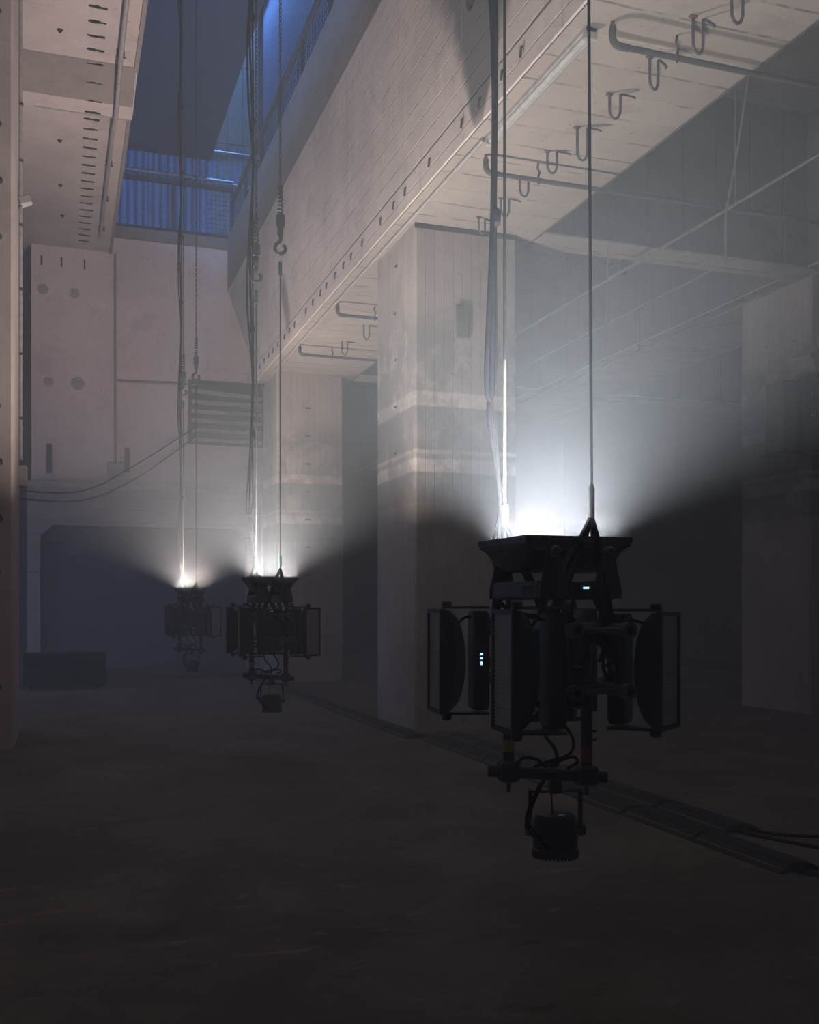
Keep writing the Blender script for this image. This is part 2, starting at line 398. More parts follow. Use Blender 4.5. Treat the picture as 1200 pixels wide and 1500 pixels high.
# tie holes and chips on the columns
for i in range(9):
    z = 3.6+i*0.62
    MB().cyl((4.205, 12.75+.05*math.sin(i*3), z), (4.19, 12.75+.05*math.sin(i*3), z+.02), 0.026, 8).build('tie_hole', 'scar', col_near)
for x, z, r in ((4.62, 3.92, .085), (4.75, 3.0, .06), (5.3, 2.35, .07)):
    MB().lathe([(r, 0), (r, .006), (r*.62, .008), (r*.5, .002), (r*.2, .004)], 16, Matrix.Translation((x, 12.0, z)) @ Matrix.Rotation(PI/2, 4, 'X')).build('form_tie_cone', 'column', col_near)
MB().bbox(4.75, 4.93, 11.965, 12.0, 5.0, 5.42, .01).build('cover_plate', 'coffer', col_near)
MB().box(4.20, 4.205+1.405, 11.985, 12.0, BZ-.095, BZ-.03).build('joint_mortar', 'scar', col_near)
for i in range(22):
    z = 0.7+i*0.62
    if z > SZ-.4: break
    MB().cyl((-0.66+.03*math.sin(i*5), 12.005, z), (-0.66, 11.985, z-.01), 0.036+.01*math.sin(i*7), 9).build('tie_hole', 'scar', col_left)
for i in range(7):
    z = 2.2+i*0.58
    MB().box(4.80, 4.92, 20.585, 20.6, z, z+.035).build('form_joint', 'scar', col_far)

# cross beams and coffers of the right-hand bays
for yb, lab in ((11.78, 'shadowed cross beam meeting the near column'), (20.35, 'hazy cross beam meeting the far column')):
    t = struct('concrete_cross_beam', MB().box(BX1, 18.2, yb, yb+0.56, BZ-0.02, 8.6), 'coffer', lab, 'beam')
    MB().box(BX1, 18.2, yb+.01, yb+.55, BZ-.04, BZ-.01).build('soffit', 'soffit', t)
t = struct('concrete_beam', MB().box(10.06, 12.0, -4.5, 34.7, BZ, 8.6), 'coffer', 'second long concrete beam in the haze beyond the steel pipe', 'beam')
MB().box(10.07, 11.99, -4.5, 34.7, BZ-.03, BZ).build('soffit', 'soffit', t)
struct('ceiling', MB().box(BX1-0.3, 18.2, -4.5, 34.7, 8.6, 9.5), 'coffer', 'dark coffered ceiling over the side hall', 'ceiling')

# left slab with its cross rib
slab = MB().box(-6.2, SX, -4.5, 34.7, SZ, BTOP)
slab = struct('ceiling_slab', slab, 'slab', 'pale concrete slab overhead with a row of black scars', 'ceiling')
rib = MB().prism([(16.7, SZ), (17.6, SZ-.24), (18.05, SZ-.24), (18.05, SZ)], 'x', -1.9, SX)
rib = rib.build('cross_rib', 'slab', slab)
MB().prism([(16.72, SZ-.012), (17.58, SZ-.245), (17.58, SZ-.2), (16.8, SZ)], 'x', -1.88, SX-.02).build('dark_slope', 'slab_dark', rib)  # slope face in a darker concrete than the slab
MB().box(-0.45, SX-.06, 18.06, 18.10, SZ-.24, SZ-.18).build('rib_pipe', 'conduit', rib)
MB().box(-0.4, SX-.04, 18.11, 18.4, SZ-.03, SZ).build('patch_strip', 'plaster', rib)
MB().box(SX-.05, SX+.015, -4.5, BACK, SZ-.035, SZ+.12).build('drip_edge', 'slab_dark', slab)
for i in range(28):
    y = 14.4+i*0.395
    if 16.7 < y < 18.05: z = SZ-.245 if y > 17.6 else SZ-(y-16.7)*.267
    else: z = SZ
    mb = MB()
    for k in range(5):
        a = random.uniform(-.11, .07); mb.box(.49+a, .49+a+random.uniform(.05, .10), y+random.uniform(-.02, .02), y+random.uniform(.025, .045), z-.014, z+.002)
    mb.box(.37, .63, y+.004, y+.014, z-.02, z)
    mb.build('tie_scar', 'scar', slab)
for (x, y) in ((-.02, 16.0), (-.03, 19.8), (-.02, 21.9), (.02, 23.6)):
    MB().lathe([(.05, 0), (.035, -.015), (.01, -.05)], 7, Matrix.Translation((x, y, SZ))).build('hanger_stub', 'scar', slab)

# back wall with recess and lower block
wall_back = struct('wall_back', MB().box(-0.68, 7.0, BACK, BACK+.4, 0, BTOP-.1), 'wall', 'mauve-lit concrete back wall with conduits and vent', 'wall')
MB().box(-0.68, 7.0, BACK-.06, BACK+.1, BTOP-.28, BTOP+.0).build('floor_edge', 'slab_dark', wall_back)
for px_, z, r in ((-.42, 9.15, .09), (.30, 9.12, .08), (-.30, 6.95, .08), (.37, 6.95, .11)):
    MB().lathe([(r*1.5, 0), (r*1.4, .012), (r*.7, .02), (r*.45, .06), (.012, .065)], 12, Matrix.Translation((px_, BACK, z)) @ Matrix.Rotation(PI/2, 4, 'X')).build('anchor_patch', 'plaster', wall_back)
for px_ in (-.45, .0, .53):
    MB().box(px_-.02, px_+.02, BACK-.012, BACK, 9.72, 9.95).build('slot', 'scar', wall_back)
for px_, z0, z1 in ((-.28, 4.75, 5.45), (1.52, 4.85, 5.45)):
    MB().box(px_-.06, px_+.06, BACK-.05, BACK, z0, z1).build('steel_channel', 'iron', wall_back)
LY = 25.3
low = struct('wall_lower', MB().prism([(-0.76, 0), (-0.47, 0), (-0.47, 3.22), (-0.20, 3.49), (4.18, 3.49), (4.40, 3.25), (4.40, 0), (4.76, 0), (4.76, 4.48), (-0.76, 4.48)], 'y', LY, BACK), 'lower_wall', 'lower concrete wall with a wide dark doorway under the ledge', 'wall')
MB().box(-0.76, 4.30, LY-.04, LY, 4.37, 4.52).build('ledge', 'plaster', low)
door = struct('door_1', MB().box(-0.47, 4.4, LY+.30, LY+.39, 0, 3.49), 'shutter', 'dark steel shutter closing the wide doorway', 'door')
for i in range(10):
    MB().box(-0.47, 4.4, LY+.27, LY+.30, .06+i*.34, .37+i*.34).build('shutter_slat', 'shutter', door)
struct('trim_1', MB().box(-0.68, 3.8, 22.4, LY, 0, .07), 'dark_wall', 'low dark kerb step in front of the shutter', 'kerb')

# upper hall around the void
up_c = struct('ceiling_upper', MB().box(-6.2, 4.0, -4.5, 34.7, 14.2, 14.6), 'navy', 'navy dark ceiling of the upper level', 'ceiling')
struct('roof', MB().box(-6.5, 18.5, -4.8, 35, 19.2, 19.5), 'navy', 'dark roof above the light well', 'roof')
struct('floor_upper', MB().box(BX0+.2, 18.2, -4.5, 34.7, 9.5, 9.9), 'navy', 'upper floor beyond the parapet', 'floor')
UB = 29.0
# corrugated cladding: each sheet a part of its wall
def corr(axis, a0, a1, c, z0, z1, amp=.035, pitch=.2):
    mb = MB(); n = max(4, int((a1-a0)/pitch*4)); pts = []
    for i in range(n+1):
        a = a0+(a1-a0)*i/n; ph = (i % 4); d = amp if ph in (1, 2) else 0
        pts.append((a, c-d))
    poly = pts + [(a, d+.02+amp) for a, d in reversed(pts)]
    if axis == 'x': return mb.prism([(a, d) for a, d in poly], 'z', z0, z1)
    return mb.prism([(d, a) for a, d in poly], 'z', z0, z1)
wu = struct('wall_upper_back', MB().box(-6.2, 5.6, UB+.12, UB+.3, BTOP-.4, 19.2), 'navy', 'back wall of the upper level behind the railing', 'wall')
for i in range(10):
    corr('x', -3.0+i*.88, -3.0+i*.88+.87, UB, BTOP-.35, 14.2).build('cladding_sheet', 'clad', wu)
for i, (za, zb) in enumerate(((10.6, 13.1), (13.12, 14.75), (14.77, 17.0), (17.02, 19.1))):
    for k in range(3):
        MB().bbox(4.02+k*.45, 4.02+k*.45+.44, UB-.02, UB+.05, za, zb, .006).build('pale_panel', 'clad_pale', wu)
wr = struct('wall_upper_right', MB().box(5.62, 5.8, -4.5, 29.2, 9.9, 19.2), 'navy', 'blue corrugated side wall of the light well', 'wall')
for i in range(24):
    corr('y', 4.0+i*1.04, 4.0+i*1.04+1.03, 5.52, 9.9, 19.1).build('cladding_sheet', 'clad', wr)
for z, lab in ((13.55, 'lower bright steel tube on the pale panels'), (14.45, 'upper bright steel tube on the pale panels')):
    t = MB().cyl((4.0, UB-.12, z), (5.5, UB-.12, z), .045, 10).build('steel_tube', 'tube', smooth=True)
    tag(t, lab, 'tube')
t = tag(empty('steel_tube', (SX-.6, UB-.3, 13.55)), 'long bright steel tube under the navy ceiling', 'tube')
MB().cyl((0, 0, 0), (4.6-SX+.6, 0, 0), .05, 10).build('tube', 'tube', t, True)
for k in (.3, 2.0, 3.3): MB().cyl((k, 0, 0), (k, 0, .66), .012, 6).build('hanger_rod', 'rail', t)

# railings around the void
def railing(name, p0, p1, h, label, mesh_from):
    p0 = Vector(p0); p1 = Vector(p1); d = (p1-p0); L = d.length; d.normalize()
    r = empty(name, tuple(p0)); tag(r, label, 'railing')
    rot = Matrix.Rotation(math.atan2(d.y, d.x), 4, 'Z')
    MB().box(0, L, -.04, .04, h-.10, h, rot).build('top_rail', 'rail', r)
    MB().box(0, L, -.03, .03, .02, .22, rot).build('kick_board', 'rail', r)
    n = max(2, int(L/1.9)); me = None
    for i in range(n+1):
        x = L*i/n
        MB().box(x-.04, x+.04, -.035, .035, 0, h, rot).build('post', 'rail', r)
    mb = MB(); k = mesh_from
    while k < L:
        mb.box(k-.004, k+.004, -.004, .004, .2, h-.1, rot); k += .12
    z = .25
    while z < h-.1:
        mb.box(mesh_from, L, -.004, .004, z-.004, z+.004, rot); z += .12
    mb.build('mesh_infill', 'rail', r)
    return r
railing('railing', (SX, BACK+.1, BTOP-.1), (BX0+.15, BACK+.1, BTOP-.1), 1.45, 'dark railing at the end of the void with corrugated sheets behind', 2.3)
railing('railing', (BX0+.14, 4.0, BTOP), (BX0+.14, BACK, BTOP), 1.0, 'long dark railing on top of the big beam', 0.1)

# haze that fills the hall
hz = MB().box(-8, 20, -6, 36.5, -1.5, 21).build('haze', 'hole')
hm = bpy.data.materials.new('stage_haze'); hm.use_nodes = True; nt = hm.node_tree; nt.nodes.clear()
vo = nt.nodes.new('ShaderNodeVolumeScatter'); ou = nt.nodes.new('ShaderNodeOutputMaterial')
gp = nt.nodes.new('ShaderNodeNewGeometry'); sx_ = nt.nodes.new('ShaderNodeSeparateXYZ'); mr = nt.nodes.new('ShaderNodeMapRange')
mr.interpolation_type = 'SMOOTHSTEP'; mr.inputs[1].default_value = 0.8; mr.inputs[2].default_value = 7.0
mr.inputs[3].default_value = HAZE_DENSITY; mr.inputs[4].default_value = HAZE_TOP          # the fog lies thicker near the floor
nt.links.new(gp.outputs['Position'], sx_.inputs[0]); nt.links.new(sx_.outputs[2], mr.inputs[0]); nt.links.new(mr.outputs[0], vo.inputs['Density'])
vo.inputs['Anisotropy'].default_value = HAZE_ANISO
vo.inputs['Color'].default_value = (0.86, 0.93, 1.0, 1)
nt.links.new(vo.outputs[0], ou.inputs['Volume'])
hz.data.materials.clear(); hz.data.materials.append(hm)
tag(hz, 'thin stage haze filling the whole hall', 'haze', None, 'stuff')

# ================================================================== LIGHTING RIGS
def loft_head():
    mb = MB(); rings = []; n = 13
    for i in range(n):
        y = -.25+.5*i/(n-1); q = max(0.0, 1-(y/.25)**2)
        d = .028+.088*q**.55
        rings.append([(-.122, y, .262), (-.122, y, .236), (-.10, y, .236-d*.35), (-.072, y, .236-d*.85), (-.045, y, .236-d), (.045, y, .236-d), (.072, y, .236-d*.85), (.10, y, .236-d*.35), (.122, y, .236), (.122, y, .262)])
    k = len(rings[0]); pts = [p for r in rings for p in r]; fs = []
    for i in range(n-1):
        for j in range(k): fs.append((i*k+j, i*k+(j+1) % k, (i+1)*k+(j+1) % k, (i+1)*k+j))
    fs += [tuple(range(k)), tuple((n-1)*k+j for j in reversed(range(k)))]
    return mb.add(pts, fs)
ST_MESH = {}
def strobe_meshes():
    ST_MESH['head'] = (loft_head().mesh('head', True), 'plastic')
    rim = MB()
    rim.box(-.128, .128, -.256, -.236, .250, .274).box(-.128, .128, .236, .256, .250, .274)
    rim.box(-.128, -.108, -.24, .24, .250, .274).box(.108, .128, -.24, .24, .250, .274)
    ST_MESH['head_rim'] = (rim.mesh('head_rim'), 'black')
    ln = MB().box(-.11, .11, -.238, .238, .258, .2625)
    for i in range(30):
        y = -.232+i*.016; ln.box(-.108, .108, y, y+.010, .2625, .2665)
    ST_MESH['lens_panel'] = (ln.mesh('lens_panel'), 'lens')
    ST_MESH['lens_lit'] = (ln.mesh('lens_panel'), 'lens_lit')
    base = MB().bbox(-.062, .062, -.245, .245, 0, .082, .012)
    for i in range(9): base.box(-.064, .064, -.19+i*.012, -.184+i*.012, .02, .062)
    ST_MESH['base_box'] = (base.mesh('base_box'), 'black')
    arm = MB().prism([(-.066, .005), (.066, .005), (.066, .05), (.048, .12), (.030, .205), (.018, .228), (-.018, .228), (-.030, .205), (-.048, .12), (-.066, .05)], 'y', -.006, .006)
    ST_MESH['yoke_arm'] = (arm.mesh('yoke_arm'), 'black')
    kn = MB().lathe([(.022, 0), (.026, .006), (.026, .020), (.018, .028)], 12)
    ST_MESH['tilt_knob'] = (kn.mesh('tilt_knob', True), 'plastic')
    pg = MB().tube(crom([(0, .20, .05), (.0, .215, .095), (.03, .20, .14), (.04, .17, .165)]), .007, 6)
    ST_MESH['lead'] = (pg.mesh('lead', True), 'rubber')
strobe_meshes()
for me, mt in ST_MESH.values(): me.materials.append(M[mt])
def strobe(rig, T, lit=False, color=(1, 1, 1), power=0, display=None, label=None):
    s = empty('strobe_light', parent=rig); s.matrix_local = T
    if label: s['label'] = label
    def put(key, loc=(0, 0, 0), rot=(0, 0, 0), name=None):
        o = bpy.data.objects.new(name or key, ST_MESH[key][0]); COL.objects.link(o); o.parent = s; o.location = loc; o.rotation_euler = rot
        return o
    put('head'); put('head_rim'); put('lens_lit' if lit else 'lens_panel', name='lens_panel'); put('base_box')
    for sg in (-1, 1):
        put('yoke_arm', (0, .262*sg, 0)); put('tilt_knob', (0, .267*sg, .205), (-PI/2*sg, 0, 0))
    put('lead')
    if display:
        mb = MB()
        for (x, y, z, a, b, c) in display: mb.box(x-a, x+a, y-b, y+b, z-c, z+c)
        mb.build('status_display', 'led', s)
    if lit:
        l = bpy.data.lights.new('strobe_glow', 'AREA'); l.shape = 'RECTANGLE'; l.size = .20; l.size_y = .46
        l.energy = power; l.color = color; l.spread = math.radians(148)
        o = bpy.data.objects.new('strobe_glow', l); COL.objects.link(o); o.parent = s; o.location = (0, 0, .270); o.rotation_euler = (PI, 0, 0)
    return s
def side_T(cx, cy, cz, az, tilt=0.0):
    """a strobe standing upright whose lens looks along compass angle az; (cx,cy) is the lens centre"""
    n = Vector((math.sin(az), math.cos(az), 0)); t = Vector((-n.y, n.x, 0))
    R = Matrix((( t.x, 0, n.x), (t.y, 0, n.y), (0, 1, 0))).to_4x4()
    c = Vector((cx, cy, cz))-n*.265
    return Matrix.Translation(c) @ R @ Matrix.Rotation(tilt, 4, 'Z')
RZ = 0.44
def make_rig(idx, loc, label, power, color, near=False):
    rig = empty('lighting_rig', (loc[0], loc[1], RZ)); tag(rig, label, 'lighting rig', 'lighting rigs hung in a row from the void')
    D = (0, 0, -RZ)
    def part(mb, name, mat, smooth=False): return mb.build(name, mat, rig, smooth, D)
    # square truss
    H0, H1, XH, Y0, Y1 = 1.235, 1.495, .125, -.54, .46
    for sx in (-1, 1):
        for z in (H0, H1):
            c = part(MB().cyl((sx*XH, Y0+.03, z), (sx*XH, Y1, z), .0245, 12), 'truss_chord', 'truss', True)
            MB().lathe([(.016, 0), (.0325, 0), (.0325, .05), (.024, .055), (.018, .05)], 14, Matrix.Translation((sx*XH, Y0, z)) @ Matrix.Rotation(-PI/2, 4, 'X')).build('end_sleeve', 'truss_end', c)
            MB().cyl((sx*XH, Y0-.001, z), (sx*XH, Y0+.012, z), .017, 10).build('sleeve_bore', 'hole', c)
    for y in (Y0+.07, Y1-.03):
        for z in (H0, H1): part(MB().cyl((-XH, y, z), (XH, y, z), .012, 8), 'truss_brace', 'truss')
        for sx in (-1, 1): part(MB().cyl((sx*XH, y, H0), (sx*XH, y, H1), .012, 8), 'truss_brace', 'truss')
    ys = [Y0+.07+i*.225 for i in range(5)]
    for k in range(4):
        a, b = ys[k], ys[k+1]; f = k % 2
        for sx in (-1, 1):
            part(MB().cyl((sx*XH, a, H1 if f else H0), (sx*XH, b, H0 if f else H1), .010, 8), 'truss_brace', 'truss')
        for z in (H0, H1):
            part(MB().cyl((XH if f else -XH, a, z), (-XH if f else XH, b, z), .010, 8), 'truss_brace', 'truss')
    # strobes: two lit on top, three standing at the sides
    for k, sx in enumerate((-1, 1)):
        T = Matrix.Translation((sx*.131-.02, -.11, 1.622-RZ))
        strobe(rig, T, True, color, power, [(-.064, -.20, .052, .002, .010, .004), (-.064, -.175, .052, .002, .009, .004)] if (sx > 0 and idx == 0) else None,
               'lit strobe shining straight up')
        for y in (-.28, .06):
            lg = MB().tube([(sx*.131-.02, y, 1.625), (sx*.131-.02+sx*.02, y-.02, 1.57), (sx*XH, y-.03, 1.525)], [.022, .02, .028], 8)
            part(lg, 'clamp', 'black')
            part(MB().bbox(sx*XH-.03, sx*XH+.03, y-.06, y+.0, 1.465, 1.535, .008), 'clamp', 'black')
    d3 = [(.064, .032, .045, .0015, .005, .006), (.064, .012, .045, .0015, .005, .006), (.064, -.012, .045, .0015, .009, .004)]
    sT = [side_T(-.385, .44, 1.325-RZ, math.radians(276)), side_T(-.39, -.385, 1.325-RZ, math.radians(274)), side_T(.37, -.45, 1.315-RZ, math.radians(142))]
    strobe(rig, sT[0], display=d3 if idx == 0 else None, label='unlit upright strobe')
    strobe(rig, sT[1], label='unlit upright strobe'); strobe(rig, sT[2], label='unlit upright strobe')
    strobe(rig, side_T(.385, .36, 1.325-RZ, math.radians(86)), label='unlit upright strobe')
    for (p, q) in (((-.125, .40, 1.495), (-.14, .44, 1.40)), ((-.125, -.36, 1.495), (-.14, -.385, 1.40)), ((.125, -.26, 1.495), (.19, -.25, 1.40)),
                   ((-.125, .40, 1.235), (-.14, .44, 1.27)), ((-.125, -.36, 1.235), (-.14, -.385, 1.27)), ((.125, -.26, 1.235), (.19, -.25, 1.27))):
        part(MB().tube([p, ((p[0]+q[0])/2, (p[1]+q[1])/2, (p[2]+q[2])/2), q], [.034, .03, .026], 8), 'clamp', 'black')
    # control boxes inside the truss
    bx = part(MB().bbox(-.10, .09, -.12, .30, 1.25, 1.48, .01), 'power_box', 'plastic')
    for i in range(4): MB().lathe([(.016, 0), (.016, .02), (.011, .022)], 10, Matrix.Translation((-.065+i*.035, -.10, 1.40)) @ Matrix.Rotation(PI/2, 4, 'X')).build('socket', 'black', bx)
    part(MB().bbox(-.12, -.02, -.40, -.20, 1.16, 1.34, .008), 'power_box', 'plastic')
    part(MB().lathe([(.032, 1.10), (.036, 1.12), (.036, 1.24), (.02, 1.25)], 12, Matrix.Translation((-.05, -.30, 0))), 'plug', 'plastic')
    # posts, foot pipe and lamp
    ca, sa = math.cos(math.radians(-14)), math.sin(math.radians(-14))
    def L(x, y, z): return (x*ca-y*sa-.02, x*sa+y*ca-.06, z)
    for k, sx in enumerate((-1, 1)):
        z0 = .82 if k else .845
        p = part(MB().cyl(L(sx*.182, 0, z0), L(sx*.182, 0, 1.22 if k == 0 else 1.52), .0265, 12), 'post', 'black', True)
        MB().cyl(L(sx*.182, 0, .93 if k == 0 else .875), L(sx*.182, 0, .985 if k == 0 else .94), .0275, 12).build('tape_band', 'yellow' if k == 0 else 'red', p)
        q = part(MB().bbox(-.045, .045, -.042, .042, -.045, .05, .012, Matrix.Translation(L(sx*.182, 0, .825-sx*.012))), 'clamp', 'black')
        MB().cyl(L(sx*.182, 0, .79), L(sx*.182, 0, .735-sx*.01), .010, 8).build('bolt', 'black', q)
        for zz in (1.02, 1.12, .98): MB().cyl(L(sx*.182+.02, -.01, zz), L(sx*.182+.042, -.01, zz), .006, 6).build('bolt', 'black', p)
    part(MB().cyl(L(-.275, 0, .842), L(.275, 0, .805), .0265, 14), 'foot_pipe', 'black', True)
    for z in (1.075, 1.15): part(MB().cyl(L(-.182, 0, z), L(.182, 0, z), .011, 8), 'truss_brace', 'truss')
    part(MB().cyl(L(-.182, 0, 1.20), L(.10, 0, 1.075), .010, 8), 'truss_brace', 'truss')
    part(MB().cyl(L(.182, 0, 1.24), L(-.08, 0, 1.075), .010, 8), 'truss_brace', 'truss')
    lamp = empty('wash_lamp', (L(.035, 0, 0)[0], L(.035, 0, 0)[1], .45-RZ), rig); lamp['label'] = 'round can lamp hanging in a yoke'
    can = MB().lathe([(.095, 0), (.103, .004), (.103, .035), (.100, .04), (.103, .05), (.103, .15), (.098, .172), (.085, .19), (.05, .197)], 28)
    can.build('lamp_body', 'plastic', lamp, True)
    fr = MB()
    for k in range(36):
        a = 2*PI*k/36; fr.box(.098, .107, -.004, .004, -.004, .03, Matrix.Rotation(a, 4, 'Z'))
    fr.build('bezel', 'black', lamp)
    RT = Matrix.Rotation(math.radians(-14), 4, 'Z')
    yk = MB().box(-.115, .115, -.015, .015, .292, .300, RT)
    yk.build('yoke_bar', 'black', lamp)
    for sx in (-1, 1):
        MB().bbox(sx*.117-.008, sx*.117+.008, -.018, .018, .09, .305, .004, RT).build('yoke_arm', 'black', lamp)
        MB().cyl((sx*.105*math.cos(.244), -sx*.105*math.sin(.244), .115), (sx*.138*math.cos(.244), -sx*.138*math.sin(.244), .115), .024, 12).build('tilt_knob', 'plastic', lamp)
    MB().bbox(-.03, .03, -.02, .02, .285, .345, .006).build('hook_clamp', 'black', lamp)
    if idx == 0: MB().box(-.014, .018, -.06, -.052, .193, .1965).build('status_display', 'led_dim', lamp)
    MB().cyl((-.035, -.02, .35), (-.033, -.04, .19), .004, 6).build('safety_wire', 'wire', lamp)
    for k, off in enumerate((0, .012)):
        MB().tube(crom([(-.06+off, -.03, .385), (-.12+off, -.05, .31), (-.175+off, -.06, .20), (-.165+off, -.07, .15), (-.13+off, -.085, .10), (-.08, -.085, .065-off)]), .006, 6).build('cable', 'rubber', lamp)
    MB().bbox(-.182, -.155, -.08, -.05, .145, .175, .006).build('cable_tie', 'rubber', lamp)
    # loose cables
    for pts, r in (([(-.10, -.2, 1.10), (-.08, -.15, 1.02), (-.02, -.13, .95), (.0, -.12, .88), (-.02, -.1, .86)], .008),
                   ([(-.03, -.1, 1.09), (.03, -.13, 1.05), (.07, -.14, .98), (.045, -.14, .92), (-.06, -.13, .89), (-.12, -.12, .87)], .008),
                   ([(-.19, -.07, .865), (-.16, -.1, .91), (-.10, -.12, .90), (-.06, -.12, .87), (.02, -.12, .895), (.08, -.12, .905), (.10, -.12, .88), (.05, -.12, .855)], .008),
                   ([(-.24, .0, 1.62), (-.20, -.06, 1.57), (-.10, -.2, 1.54), (.0, -.3, 1.50), (.04, -.32, 1.42)], .009),
                   ([(-.05, -.36, 1.62), (-.08, -.40, 1.53), (-.03, -.43, 1.47), (.04, -.45, 1.42), (.02, -.46, 1.36)], .008),
                   ([(.02, -.46, 1.44), (.06, -.47, 1.42), (.09, -.47, 1.45), (.05, -.47, 1.40), (.09, -.47, 1.37), (.05, -.46, 1.34)], .009),
                   ([(.15, -.30, 1.44), (.10, -.38, 1.42), (.06, -.42, 1.34), (.09, -.42, 1.28), (.12, -.40, 1.30)], .008),
                   ([(.11, -.4, 1.46), (.13, -.45, 1.40), (.10, -.47, 1.32), (.12, -.46, 1.27)], .007),
                   ([(-.15, .2, 1.56), (-.05, .1, 1.54), (.04, -.05, 1.55), (.10, -.1, 1.53)], .009)):
        part(MB().tube(crom(pts), r, 6), 'cable', 'rubber', True)
    # sling legs to the front and back hang points
    for (hx, hy) in ((.05, -.34), (-.1, .24)):
        top = Vector((hx, hy, 1.985))
        for q in ((-XH, hy+.06, 1.51), (XH, hy-.03, 1.51)):
            part(MB().tube([top, top.lerp(Vector(q), .22), top.lerp(Vector(q), .9), q], [.011, .022, .024, .03], 8), 'sling', 'rubber', True)
    return rig
RIGX = 2.13
RIGS = [(RIGX, 4.24), (RIGX, 10.85), (RIGX, 17.9)]
make_rig(0, RIGS[0], 'large black lighting rig hanging closest, in front of the mottled column', RIG_POWER, RIG_COLORS[0], True)
make_rig(1, RIGS[1], 'middle-sized black lighting rig hanging second in the row', RIG_POWER, RIG_COLORS[1])
make_rig(2, RIGS[2], 'small hazy lighting rig hanging furthest back in the row', RIG_POWER, RIG_COLORS[2])

# ---------------------------------------------------------------- hoist lines
def chain_mesh(p0, p1):
    p0 = Vector(p0); p1 = Vector(p1); L = (p1-p0).length; mb = MB(); pitch = .045; n = int(L/pitch)
    ring = [(.013*math.cos(a), 0, .030*math.sin(a)) for a in [2*PI*k/8 for k in range(8)]]
    for i in range(n):
        T = Matrix.Translation(p0.lerp(p1, (i+.5)/n)) @ Matrix.Rotation(PI/2*(i % 2)+.4, 4, 'Z')
        mb.tube(ring, .0055, 4, T, closed=True)
    return mb
def hook_at(par, x, y, z, sc=1.0):
    """swivel hook whose eye hangs at z"""
    hk = MB().tube(crom([(x, y, z+.20), (x, y, z+.13), (x-.045, y, z+.085), (x-.055, y, z+.03), (x-.02, y, z-.01), (x+.03, y, z), (x+.055, y, z+.045), (x+.035, y, z+.085)]), .019, 8)
    hk.build('hook', 'chain', par, True)
    MB().lathe([(.018, z+.17), (.032, z+.19), (.034, z+.27), (.022, z+.29)], 12, Matrix.Translation((x, y, 0))).build('hook_block', 'chain', par, True)
def hoist(x, y, hookz, rope_end, top, label, spring_z, ferr='green', lean=(0, 0)):
    h = empty('chain_hoist_line', (0, 0, 0)); tag(h, label, 'hoist line', 'hoist lines carrying the rigs')
    chain_mesh((x, y, top), (x, y, hookz+.55)).build('chain', 'chain', h)
    sp = [(x+.026*math.cos(t*2*PI*9/60), y+.026*math.sin(t*2*PI*9/60), hookz+.72-.36*t/60) for t in range(61)]
    MB().tube(sp, .008, 5).build('spring', 'chain', h)
    MB().bbox(x-.042, x+.042, y-.03, y+.03, hookz+.27, hookz+.40, .008).build('chain_stop', 'chain', h)
    hook_at(h, x, y, hookz)
    MB().tube([(x, y, hookz+.015), (x-.016, y, hookz-.05), (x, y, hookz-.10), (x+.016, y, hookz-.05)], .008, 6, closed=True).build('thimble', 'wire', h)
    MB().cyl((x, y, hookz-.10), (x, y, hookz-.24), .018, 10).build('ferrule', ferr, h, True)
    ex, ey, ez = rope_end
    MB().cyl((x, y, hookz-.2), (ex, ey, ez), .0075, 8).build('wire_rope', 'wire', h, True)
    MB().cyl((ex, ey, ez+.02), (ex, ey, ez+.13), .016, 10).build('ferrule', ferr, h, True)
    return h
def line_at(i, dx, dy): return RIGS[i][0]+dx, RIGS[i][1]+dy
F, B = (.05, -.34), (-.1, .24)
def zpix(y, zc): return EYE+(886-y)*zc/1481
x, y = line_at(1, *F); hoist(x, y, zpix(368, 10.6), (x, y, 1.985), 14.1, 'chain and wire rope on the near side of the second rig', 0)
x, y = line_at(1, *B); hoist(x, y, zpix(412, 11.15), (x, y, 1.985), 14.1, 'chain and wire rope on the far side of the second rig', 0)
x, y = line_at(2, *F); hoist(x, y, zpix(556, 17.3), (x, y, 1.985), 14.1, 'hazy chain and wire rope on the near side of the last rig', 0)
x, y = line_at(2, *B); hoist(x, y, zpix(580, 17.9), (x, y, 1.985), 14.1, 'hazy chain and wire rope on the far side of the last rig', 0)
# nearest rig: its hooks are far above the frame
x, y = line_at(0, *F)
h = tag(empty('wire_rope_line', (x, y, 1.985)), 'single dark wire rope holding the near side of the closest rig', 'wire rope', 'hoist lines carrying the rigs')
MB().tube([(-.06, 0, 11.9), (-.02, 0, 3.5), (0, 0, .12)], .0072, 8).build('rope', 'rope_dark', h, True)
MB().lathe([(.009, -.02), (.015, .0), (.0145, .12), (.008, .14)], 10).build('ferrule', 'rope_dark', h, True)
MB().tube([(0, 0, .0), (-.016, 0, -.05), (-.02, 0, -.09), (.02, 0, -.09), (.016, 0, -.05)], .007, 6, closed=True).build('thimble', 'iron', h, True)
x, y = line_at(0, *B)
h = tag(empty('wire_rope_line', (x, y, 1.985)), 'braided rope, its lower length coloured as lit, beside the cable bundle over the closest rig', 'wire rope', 'hoist lines carrying the rigs')
MB().tube([(0, 0, .80), (0, 0, .4), (0, 0, .08)], .0082, 8).build('rope', 'braid', h, True)  # strobe light put into the colour: lower length paler than the rest
MB().tube([(-.03, 0, 11.9), (0, 0, 3.0), (0, 0, .80)], .0078, 8).build('rope', 'rope_dark', h, True)
MB().lathe([(.012, -.01), (.02, .0), (.02, .09), (.012, .1)], 10).build('ferrule', 'braid', h, True)
